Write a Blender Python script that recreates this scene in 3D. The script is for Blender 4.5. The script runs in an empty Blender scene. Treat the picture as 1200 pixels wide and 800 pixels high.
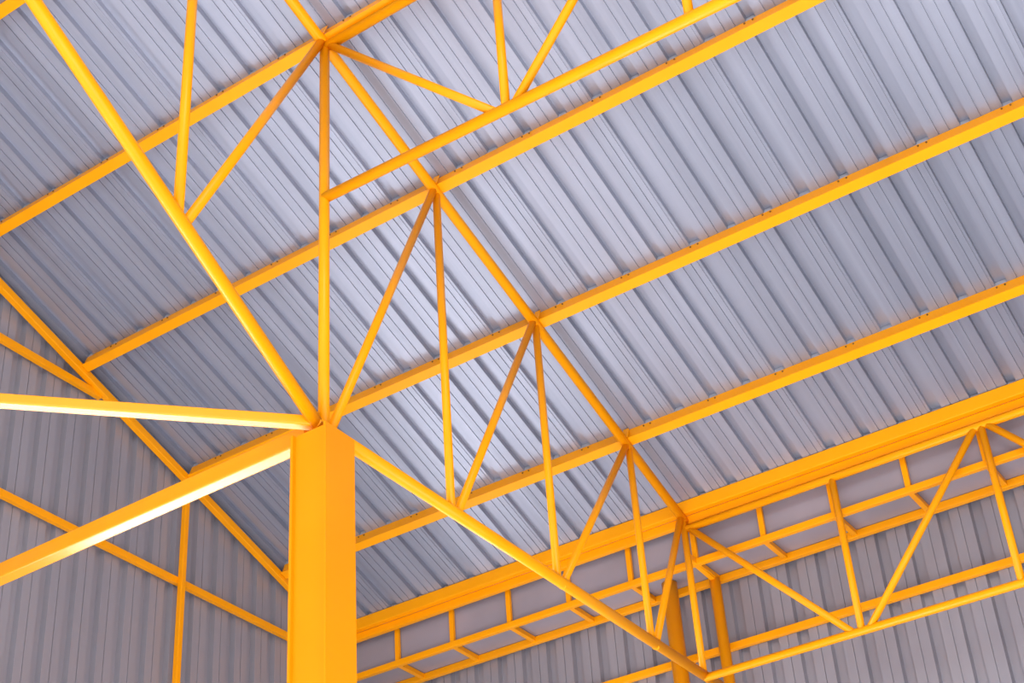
import bpy, bmesh, math
from mathutils import Vector, Matrix
scene=bpy.context.scene
scene.view_settings.view_transform='Standard'
COL=scene.collection
E=1.6                       # eye height above floor
def V(x,y,z): return Vector((x,y,z+E))
SL=-0.3628
def roofz(y): return 10.29+SL*y

# ---------------------------------------------------------------- materials
def newmat(name):
    m=bpy.data.materials.new(name); m.use_nodes=True
    nt=m.node_tree; b=nt.nodes['Principled BSDF']; return m,nt,b
def noise_mix(nt,b,c1,c2,scale,coord='Object',detail=4,rough=(.3,.5),stretch=(1,1,1)):
    tc=nt.nodes.new('ShaderNodeTexCoord'); mp=nt.nodes.new('ShaderNodeMapping')
    mp.inputs['Scale'].default_value=stretch
    n=nt.nodes.new('ShaderNodeTexNoise'); n.inputs['Scale'].default_value=scale; n.inputs['Detail'].default_value=detail
    cr=nt.nodes.new('ShaderNodeValToRGB')
    cr.color_ramp.elements[0].position=.3; cr.color_ramp.elements[1].position=.7
    cr.color_ramp.elements[0].color=(*c1,1); cr.color_ramp.elements[1].color=(*c2,1)
    nt.links.new(tc.outputs[coord],mp.inputs['Vector']); nt.links.new(mp.outputs[0],n.inputs['Vector'])
    nt.links.new(n.outputs[0],cr.inputs[0]); nt.links.new(cr.outputs[0],b.inputs['Base Color'])
    mr=nt.nodes.new('ShaderNodeMapRange'); mr.inputs['To Min'].default_value=rough[0]; mr.inputs['To Max'].default_value=rough[1]
    nt.links.new(n.outputs[0],mr.inputs['Value']); nt.links.new(mr.outputs[0],b.inputs['Roughness'])
    return n,cr,mp,tc
paint,nt,b=newmat('yellow_gloss_paint')
noise_mix(nt,b,(.94,.345,.001),(.97,.37,.002),3.0,rough=(.28,.38)); b.inputs['Specular IOR Level'].default_value=.2
beampaint,nt,b=newmat('yellow_wet_gloss_paint')
noise_mix(nt,b,(.95,.345,.002),(.99,.375,.003),3.0,rough=(.22,.30)); b.inputs['Specular IOR Level'].default_value=.6
paint2,nt,b=newmat('yellow_column_paint')
noise_mix(nt,b,(.92,.285,.001),(.95,.305,.002),2.0,rough=(.32,.45)); b.inputs['Specular IOR Level'].default_value=.18
screwmat,nt,b=newmat('dark_screw'); noise_mix(nt,b,(.12,.05,.01),(.25,.10,.02),30)
closuremat,nt,b=newmat('grey_closure_strip'); noise_mix(nt,b,(.36,.365,.42),(.42,.43,.48),8,rough=(.5,.6))
def sheetmat(name,c1,c2,axis,width,metal,rough,var=.15,fine=6):
    m,nt,b=newmat(name)
    tc=nt.nodes.new('ShaderNodeTexCoord'); sp=nt.nodes.new('ShaderNodeSeparateXYZ')
    nt.links.new(tc.outputs['Object'],sp.inputs[0])
    dv=nt.nodes.new('ShaderNodeMath'); dv.operation='DIVIDE'; dv.inputs[1].default_value=width
    fl=nt.nodes.new('ShaderNodeMath'); fl.operation='FLOOR'
    nt.links.new(sp.outputs[axis],dv.inputs[0]); nt.links.new(dv.outputs[0],fl.inputs[0])
    wn=nt.nodes.new('ShaderNodeTexWhiteNoise'); wn.noise_dimensions='1D'
    nt.links.new(fl.outputs[0],wn.inputs['W'])
    mp=nt.nodes.new('ShaderNodeMapping')
    mp.inputs['Scale'].default_value=(fine,.06,.06) if axis=='X' else (.06,fine,.06)
    n=nt.nodes.new('ShaderNodeTexNoise'); n.inputs['Scale'].default_value=1.5; n.inputs['Detail'].default_value=3
    nt.links.new(tc.outputs['Object'],mp.inputs[0]); nt.links.new(mp.outputs[0],n.inputs['Vector'])
    ad=nt.nodes.new('ShaderNodeMath'); ad.operation='MULTIPLY_ADD'; ad.inputs[1].default_value=var
    nt.links.new(wn.outputs['Value'],ad.inputs[0]); 
    ml=nt.nodes.new('ShaderNodeMath'); ml.operation='MULTIPLY'; ml.inputs[1].default_value=1-var
    nt.links.new(n.outputs[0],ml.inputs[0]); nt.links.new(ml.outputs[0],ad.inputs[2])
    cr=nt.nodes.new('ShaderNodeValToRGB')
    cr.color_ramp.elements[0].position=.25; cr.color_ramp.elements[1].position=.75
    cr.color_ramp.elements[0].color=(*c1,1); cr.color_ramp.elements[1].color=(*c2,1)
    nt.links.new(ad.outputs[0],cr.inputs[0]); nt.links.new(cr.outputs[0],b.inputs['Base Color'])
    b.inputs['Metallic'].default_value=metal
    mr=nt.nodes.new('ShaderNodeMapRange'); mr.inputs['To Min'].default_value=rough-.06; mr.inputs['To Max'].default_value=rough+.06
    nt.links.new(n.outputs[0],mr.inputs['Value']); nt.links.new(mr.outputs[0],b.inputs['Roughness'])
    return m
roofmat=sheetmat('galvanised_roof_sheet',(.28,.295,.365),(.41,.43,.52),'X',.87,.42,.31,var=.4,fine=10)
wallmat=sheetmat('grey_wall_sheet_x',(.28,.27,.31),(.33,.32,.36),'X',1.0,.25,.36,fine=3,var=.4)
gablemat=sheetmat('grey_wall_sheet_y',(.30,.29,.33),(.35,.34,.38),'Y',1.0,.25,.36,fine=3,var=.4)
panelmat,nt,b=newmat('plain_mauve_sheet')
noise_mix(nt,b,(.28,.26,.30),(.36,.32,.37),1.2,rough=(.4,.5)); b.inputs['Metallic'].default_value=.1
concrete,nt,b=newmat('pale_concrete')
noise_mix(nt,b,(.54,.55,.58),(.66,.67,.70),1.2,rough=(.6,.85),detail=8)

# ---------------------------------------------------------------- helpers
def addobj(name,me,loc,parent=None,mat=None):
    o=bpy.data.objects.new(name,me); COL.objects.link(o)
    if parent is not None:
        o.parent=parent; o.location=Vector(loc)-parent.location
    else: o.location=loc
    if mat: me.materials.append(mat)
    return o
def meta(o,label,cat,group=None):
    o['label']=label; o['category']=cat
    if group: o['group']=group
def extrude(name,prof,p1,p2,up,mat=paint,parent=None,smooth=False,closed=True):
    """profile pts (u,v): u = side, v = up-ish, extruded from p1 to p2"""
    p1=Vector(p1);p2=Vector(p2);d=(p2-p1);L=d.length;d.normalize()
    up=Vector(up);up=(up-d*up.dot(d)).normalized();side=d.cross(up)
    me=bpy.data.meshes.new(name);n=len(prof)
    vs=[];fs=[]
    for k in (0,L):
        for u,v in prof: vs.append(side*u+up*v+d*k)
    for i in range(n if closed else n-1):
        j=(i+1)%n; fs.append((i,j,n+j,n+i))
    if closed:
        fs.append(tuple(range(n))[::-1]); fs.append(tuple(range(n,2*n)))
    me.from_pydata(vs,[],fs)
    bm=bmesh.new();bm.from_mesh(me);bmesh.ops.recalc_face_normals(bm,faces=bm.faces);bm.to_mesh(me);bm.free()
    if smooth:
        for p in me.polygons: p.use_smooth=len(p.vertices)==4
    return addobj(name,me,p1,parent,mat)
def circ(r,n=20): return [(r*math.cos(2*math.pi*i/n),r*math.sin(2*math.pi*i/n)) for i in range(n)]
def rect(w,h,r=.006):
    pts=[]
    for cx,cy,a0 in ((w/2-r,h/2-r,0),(-w/2+r,h/2-r,90),(-w/2+r,-h/2+r,180),(w/2-r,-h/2+r,270)):
        for a in (0,45,90):
            t=math.radians(a0+a); pts.append((cx+r*math.cos(t),cy+r*math.sin(t)))
    return pts
def purlinprof(w,h,t=.005,lip=.02,led=.014):
    # web on +u (uphill) side with a small folded ledge at its foot, lips on -u
    return [(w/2+led,-h/2),(w/2+led,-h/2+.012),(w/2,-h/2+.014),(w/2,h/2),(-w/2,h/2),(-w/2,h/2-lip),(-w/2+t,h/2-lip),(-w/2+t,h/2-t),
            (w/2-t,h/2-t),(w/2-t,-h/2+t),(-w/2+t,-h/2+t),(-w/2+t,-h/2+lip),(-w/2,-h/2+lip),(-w/2,-h/2)]
def boxed(w,h,tf=.018,rec=.022):
    return [(-w/2,-h/2),(-w/2+tf,-h/2),(-w/2+tf,-h/2+rec),(w/2-tf,-h/2+rec),(w/2-tf,-h/2),(w/2,-h/2),
            (w/2,h/2),(w/2-tf,h/2),(w/2-tf,h/2-rec),(-w/2+tf,h/2-rec),(-w/2+tf,h/2),(-w/2,h/2)]
def tube(name,a,b,r,parent=None,mat=paint):
    up=(0,0,1) if abs((Vector(b)-Vector(a)).normalized().z)<.9 else (1,0,0)
    return extrude(name,circ(r),a,b,up,mat,parent,True)
def empty(name,loc):
    e=bpy.data.objects.new(name,None); COL.objects.link(e); e.location=loc; e.empty_display_size=.2; return e

XT=-4.96; XG=-8.62; XR=3.6
NOR=Vector((0,.341,.940))
# ---------------------------------------------------------------- ribbed sheets
def corrugated(name,L,pitch,axis_u,axis_v,origin,u0,u1,depth,mat,nrm,top=.08,lap=True,lines=2,s=.004):
    """flat pans with narrow stiffening lines between trapezoidal ribs; every third rib is a wider sheet lap"""
    au=Vector(axis_u);av=Vector(axis_v);an=Vector(nrm)
    prof=[]
    u=u0; k=0
    while u<u1:
        t=top*(1.25 if (lap and k%3==2) else 1.0)
        pan=pitch-t; g=pan/(lines+1)
        seq=[(0,0)]
        for i in range(1,lines+1):
            seq+=[(i*g-.004,0),(i*g-.003,.008),(i*g+.003,.008),(i*g+.004,0)]
        if lap and k%3==2: seq+=[(pan-.02,0),(pan-.02,.006)]
        seq+=[(pan,.006 if (lap and k%3==2) else 0),(pan+s,depth),(pitch-s,depth)]
        for a,h in seq:
            if u+a<=u1: prof.append((u+a,h))
        u+=pitch; k+=1
    prof.append((u1,0))
    vs=[];fs=[]
    for (a,h) in prof:
        l0,l1=L(a)
        vs.append(au*a+av*l0+an*h); vs.append(au*a+av*l1+an*h)
    for i in range(len(prof)-1): fs.append((2*i,2*i+1,2*i+3,2*i+2))
    me=bpy.data.meshes.new(name);me.from_pydata(vs,[],fs)
    o=addobj(name,me,origin,None,mat); o['kind']='structure'
    return o
slope=Vector((0,1,SL)).normalized()
PH=.12
off=.105
RD=.046
o0=V(0,0,roofz(0))+NOR*off
ls=11.42/slope.y
corrugated('ceiling',lambda a:(0,ls),.29,(1,0,0),slope,o0,XG-.15,XR+.1,RD,roofmat,NOR,top=.072,lines=2)
gx=XG-.05
corrugated('wall_left',lambda a:(5.2-E,roofz(a)+.15),.26,(0,1,0),(0,0,1),Vector((gx,0,E)),0.0,11.34,.05,gablemat,(-1,0,0),top=.10,lap=False,lines=1,s=.01)
corrugated('light_block_right',lambda a:(-E,roofz(a)+.10),.26,(0,1,0),(0,0,1),Vector((XR+.03,0,E)),0.0,11.34,.05,gablemat,(1,0,0),top=.10,lap=False,lines=1,s=.01)  # unseen wall, added to keep sky light out of the rib grooves
WY=11.27
corrugated('wall_back',lambda a:(-E,6.26),.26,(1,0,0),(0,0,1),Vector((0,WY+.03,E)),gx-.03,XR+.1,.05,wallmat,(0,1,0),top=.10,lap=False,lines=1,s=.01)
me=bpy.data.meshes.new('floor'); me.from_pydata([(-45,-40,0),(40,-40,0),(40,40,0),(-45,40,0)],[],[(0,1,2,3)])
fo=addobj('floor',me,(0,0,0),None,concrete); fo['kind']='structure'

# ---------------------------------------------------------------- purlins
PY=[1.0,2.26,3.52,4.78,6.04,7.32,8.61,9.86]
for i,y in enumerate(PY):
    c=V(0,y,roofz(y))+NOR*(off-PH/2-.001)
    # side vector for d=+X, up=NOR is X x NOR = (0,-.94,.34): uphill
    o=extrude('purlin',purlinprof(.068,PH),(XG+.064,c.y,c.z),(XR,c.y,c.z),NOR,paint)
    meta(o,'yellow painted steel channel purlin carrying the ribbed roof sheets','roof purlin','yellow roof purlins')
    # profiled closure strip filling the ribs over the purlin
    q=c+NOR*(PH/2+RD/2+.001)
    t=extrude('trim_%d'%(i+1),rect(.066,RD-.006,.002),(XG+.064,q.y,q.z),(XR,q.y,q.z),NOR,closuremat); t['kind']='structure'
    bm=bmesh.new(); x=XG+.35; k=0
    while x<XR:
        for dx in (0,.06):
            mt=Matrix.Translation(Vector((x+dx-(XG+.064),0,0))-slope*(.034+.002)+NOR*(.035))@Matrix.Rotation(math.pi/2,4,'X')
            bmesh.ops.create_cone(bm,cap_ends=True,segments=8,radius1=.007,radius2=.007,depth=.008,matrix=mt)
        x+=.58
    me=bpy.data.meshes.new('fixing_screws'); bm.to_mesh(me); bm.free()
    sc=addobj('fixing_screws',me,o.location,o,screwmat); sc['kind']='stuff'
ev=empty('eave_beam',V(XG,10.74,6.45))
extrude('upper_channel',rect(.06,.115,.006),V(XG,10.71,6.462),V(XR,10.71,6.462),(0,0,1),paint,ev)
extrude('lower_angle',rect(.05,.075,.005),V(XG,10.765,6.370),V(XR,10.765,6.370),(0,0,1),paint,ev)
meta(ev,'layered yellow steel channel and angle beam along the roof eave','eave beam')
q=V(0,10.70,roofz(10.70))+NOR*(off+RD/2)
t=extrude('trim_9',rect(.06,RD-.006,.002),(XG+.064,q.y,q.z),(XR,q.y,q.z),NOR,closuremat); t['kind']='structure'

# ---------------------------------------------------------------- main column
s=.26; CT=4.895
colE=empty('steel_column',(XT,6.03,0))
extrude('shaft',boxed(s,s),(XT,6.03,0),V(XT,6.03,CT),(0,1,0),paint2,colE)
extrude('base_plate',rect(.42,.42,.01),(XT,6.03,0),(XT,6.03,.02),(0,1,0),paint2,colE)
meta(colE,'square yellow closed box steel column under the roof truss','column')

# ---------------------------------------------------------------- roof truss
RC=.038; RW=.028
tr=empty('roof_truss',(XT,6.03,5+E))
def T(y): return V(XT,y,roofz(y)-.03)
tube('top_chord',T(0),T(10.76),RC,tr)
tube('bottom_chord',V(XT,5.96,4.97),V(XT,11.2,4.985),RC+.002,tr)
BL=lambda y: 4.97+.63*(5.98-y)
tube('bottom_chord',V(XT,6.02,4.94),V(XT,0,BL(0)),RC+.002,tr)
ny=[6.04,7.31,8.57,9.88,10.71]
tube('web_member',V(XT,6.04,4.88),T(6.04),.034,tr)
for y in ny[1:]: tube('web_member',V(XT,y,4.99),T(y),RW,tr)
for a,b_ in zip(ny[:-1],ny[1:]):
    tube('web_member',V(XT,a+.05,4.95),T(b_-.03),RW,tr)
ly=[4.78,3.52,2.26,1.0]
prev=6.04
for y in ly:
    tube('web_member',V(XT,y,BL(y)),T(y),RW+.003,tr)
    tube('web_member',T(prev-.03),V(XT,y+.05,BL(y+.05)),RW+.002,tr)
    prev=y
for y in PY:
    a=V(XT+.02,y-.055,roofz(y-.055)); 
    extrude('cleat',rect(.05,.006,.001),a-NOR*.01,a+NOR*.09,(0,1,0),paint,tr)
meta(tr,'yellow tubular steel roof truss with welded web members on the column','roof truss')

# ---------------------------------------------------------------- longitudinal trusses
def ltruss(y,zt,zb,xs,label,r,drop=0.0):
    e=empty('tie_truss',V(xs[0],y,zb))
    B=lambda x: zb-drop*(x-XT)
    tube('top_chord',V(XT,y,zt),V(XR,y,zt),r,e)
    tube('bottom_chord',V(XT,y,zb),V(XR,y,B(XR)),r,e)
    for i,x in enumerate(xs):
        if i>0: tube('web_member',V(x,y,B(x)),V(x,y,zt),RW,e)
    for i in range(len(xs)-1):
        if i%2==0: tube('web_member',V(xs[i]+.04,y,zt),V(xs[i+1]-.06,y,B(xs[i+1])),RW,e)
        else: tube('web_member',V(xs[i]+.06,y,B(xs[i])),V(xs[i+1]-.05,y,zt),RW,e)
    meta(e,label,'lattice truss')
    return e
ltruss(6.04,8.04,6.70,[XT,-3.57,-2.34,-1.1,0.2,1.5,2.8],'yellow tubular lattice tie truss below a roof purlin',.036,drop=.033)
ltruss(10.72,6.28,4.965,[XT,-3.65,-2.44,-1.2,0.05,1.3,2.55],'yellow tubular lattice tie truss along the eave',.032)

# ---------------------------------------------------------------- tie beams at column head
o=extrude('tie_beam',rect(.095,.115,.010),V(XT-.14,6.08,4.985),V(XG,6.08,4.955),(0,0,1),beampaint)
meta(o,'thick yellow box tie beam running from the column head to the end wall','tie beam')
o=extrude('brace_beam',rect(.07,.065,.008),V(XT-.02,5.98,4.98),V(-8.3,2.45,4.98),(0,0,1),beampaint)
meta(o,'yellow square tube brace running off the column head','brace')

# ---------------------------------------------------------------- gable frame
o=extrude('gable_rafter',rect(.06,.07,.006),V(XG+.03,0,roofz(0)-.02),V(XG+.03,10.8,roofz(10.8)-.02),(0,0,1),paint)
meta(o,'thin yellow steel rafter along the sloping end wall top','rafter')
for z in (6.17,7.50):
    ye=min(11.2,(10.29-.05-z)/.3628)
    o=extrude('wall_girt',rect(.05,.06,.005),V(XG+.0,0,z),V(XG+.0,ye,z),(0,0,1),paint)
    meta(o,'thin yellow horizontal steel girt on the ribbed end wall','wall girt','end wall girts')
for y in (8.58,3.6):
    o=extrude('gable_post',rect(.05,.05,.006),Vector((XG+.05,y,0)),V(XG+.05,y,roofz(y)-.075),(0,1,0),paint)
    meta(o,'slim yellow steel post standing against the ribbed end wall','steel post','end wall posts')

# ---------------------------------------------------------------- box gutter at eave
FY=10.84
gz=6.02
g=empty('box_gutter',V(XG,FY,gz))
def quad(name,pts,parent,mat,t=.004):
    o=Vector(pts[0]); me=bpy.data.meshes.new(name)
    me.from_pydata([Vector(p)-o for p in pts],[],[(0,1,2,3)])
    ob=addobj(name,me,o,parent,mat)
    md=ob.modifiers.new('thick','SOLIDIFY'); md.thickness=t; md.offset=0
    return ob
XL=XG-.12
quad('side_sheet',[V(XL,FY+.03,gz),V(XR,FY+.03,gz),V(XR,FY+.03,6.45),V(XL,FY+.03,6.45)],g,panelmat)
quad('bottom_sheet',[V(XL,FY,gz+.03),V(XR,FY,gz+.03),V(XR,WY+.12,gz+.03),V(XL,WY+.12,gz+.03)],g,panelmat)
extrude('rail',rect(.05,.055,.005),V(XG,FY,gz),V(XR,FY,gz),(0,0,1),paint,g)
extrude('rail',rect(.055,.06,.005),V(XG,WY-.03,gz-.005),V(XR,WY-.03,gz-.005),(0,0,1),paint,g)
x=-8.02
while x<XR:
    extrude('upright',rect(.045,.035,.004),V(x,FY,gz),V(x,FY,6.36),(0,1,0),paint,g)
    extrude('cross_bar',rect(.045,.045,.004),V(x,FY,gz),V(x,WY-.03,gz),(0,0,1),paint,g)
    x+=.614
meta(g,'boxed grey sheet gutter with yellow ladder frame below the eave','gutter')
o=extrude('wall_girt',rect(.05,.06,.005),V(XG,WY-.0,5.41),V(XR,WY-.0,5.41),(0,0,1),paint)
meta(o,'thin yellow horizontal steel girt on the ribbed side wall','wall girt')
oc=empty('eave_column',(XT,11.17,0))
tube('shaft',(XT,11.17,0),V(XT,11.17,6.0),.046,oc,paint)
extrude('bracket',rect(.045,.05,.005),V(XT,10.70,6.03),V(XT,11.2,6.0),(0,0,1),paint,oc)
meta(oc,'slim round yellow steel column against the ribbed side wall','column')
DX=-5.33
dp=empty('downpipe',(DX,11.07,0))
tube('pipe',(DX,11.07,0),V(DX,11.07,6.04),.066,dp,paint)
meta(dp,'round yellow downpipe dropping from the box gutter','downpipe')

# ---------------------------------------------------------------- camera
r=Vector((0.81185,0.58258,-0.03964)).normalized()
bk=Vector((0.47117,-0.69364,-0.54488)); bk=(bk-r*bk.dot(r)).normalized(); up=bk.cross(r)
cam=bpy.data.cameras.new('camera'); co=bpy.data.objects.new('camera',cam); COL.objects.link(co)
M=Matrix((r,up,bk)).transposed().to_4x4(); M.translation=Vector((0,0,E)); co.matrix_world=M
cam.sensor_width=36; cam.lens=1874.7*36/1200; cam.shift_x=(600-522.5)/1200; cam.shift_y=(479.4-400)/1200
cam.clip_end=300
scene.camera=co
# ---------------------------------------------------------------- light
w=bpy.data.worlds.new('world'); scene.world=w; w.use_nodes=True
bg=w.node_tree.nodes['Background']; bg.inputs[0].default_value=(.89,.935,1,1); bg.inputs[1].default_value=1.05
sun=bpy.data.lights.new('sun','SUN'); sun.energy=8.5; sun.angle=.02; sun.color=(1,.98,.97)
so=bpy.data.objects.new('sun',sun); COL.objects.link(so)
so.rotation_euler=Vector((-.35,-.75,.95)).to_track_quat('Z','Y').to_euler()
def area(name,loc,target,size,power,col):
    l=bpy.data.lights.new(name,'AREA'); l.shape='DISK'; l.size=size; l.energy=power; l.color=col
    o=bpy.data.objects.new(name,l); COL.objects.link(o); o.location=loc
    o.rotation_euler=(Vector(loc)-Vector(target)).to_track_quat('Z','Y').to_euler()
area('yard_fill',(-12.6,8.6,.5),(-5.8,7.4,9),8,560,(.97,.98,1))  # added fill light, no real fixture: sheen on the middle of the roof
area('yard_fill_far',(-15,12.6,.4),(-6.5,5.5,6.6),7,2200,(1,.99,.97))  # added fill light out of view, whitens the tie and brace beam undersides
area('ridge_fill',(2.6,-2.0,8.2),(-5,8.5,7.0),5,480,(1,.98,.96))  # added fill light behind the camera, brightens web members and column faces
area('floor_fill',(-1.6,5.5,.4),(-4.4,8.0,8),6,420,(1,.99,.98))  # added upward fill light, lifts the chord and other undersides
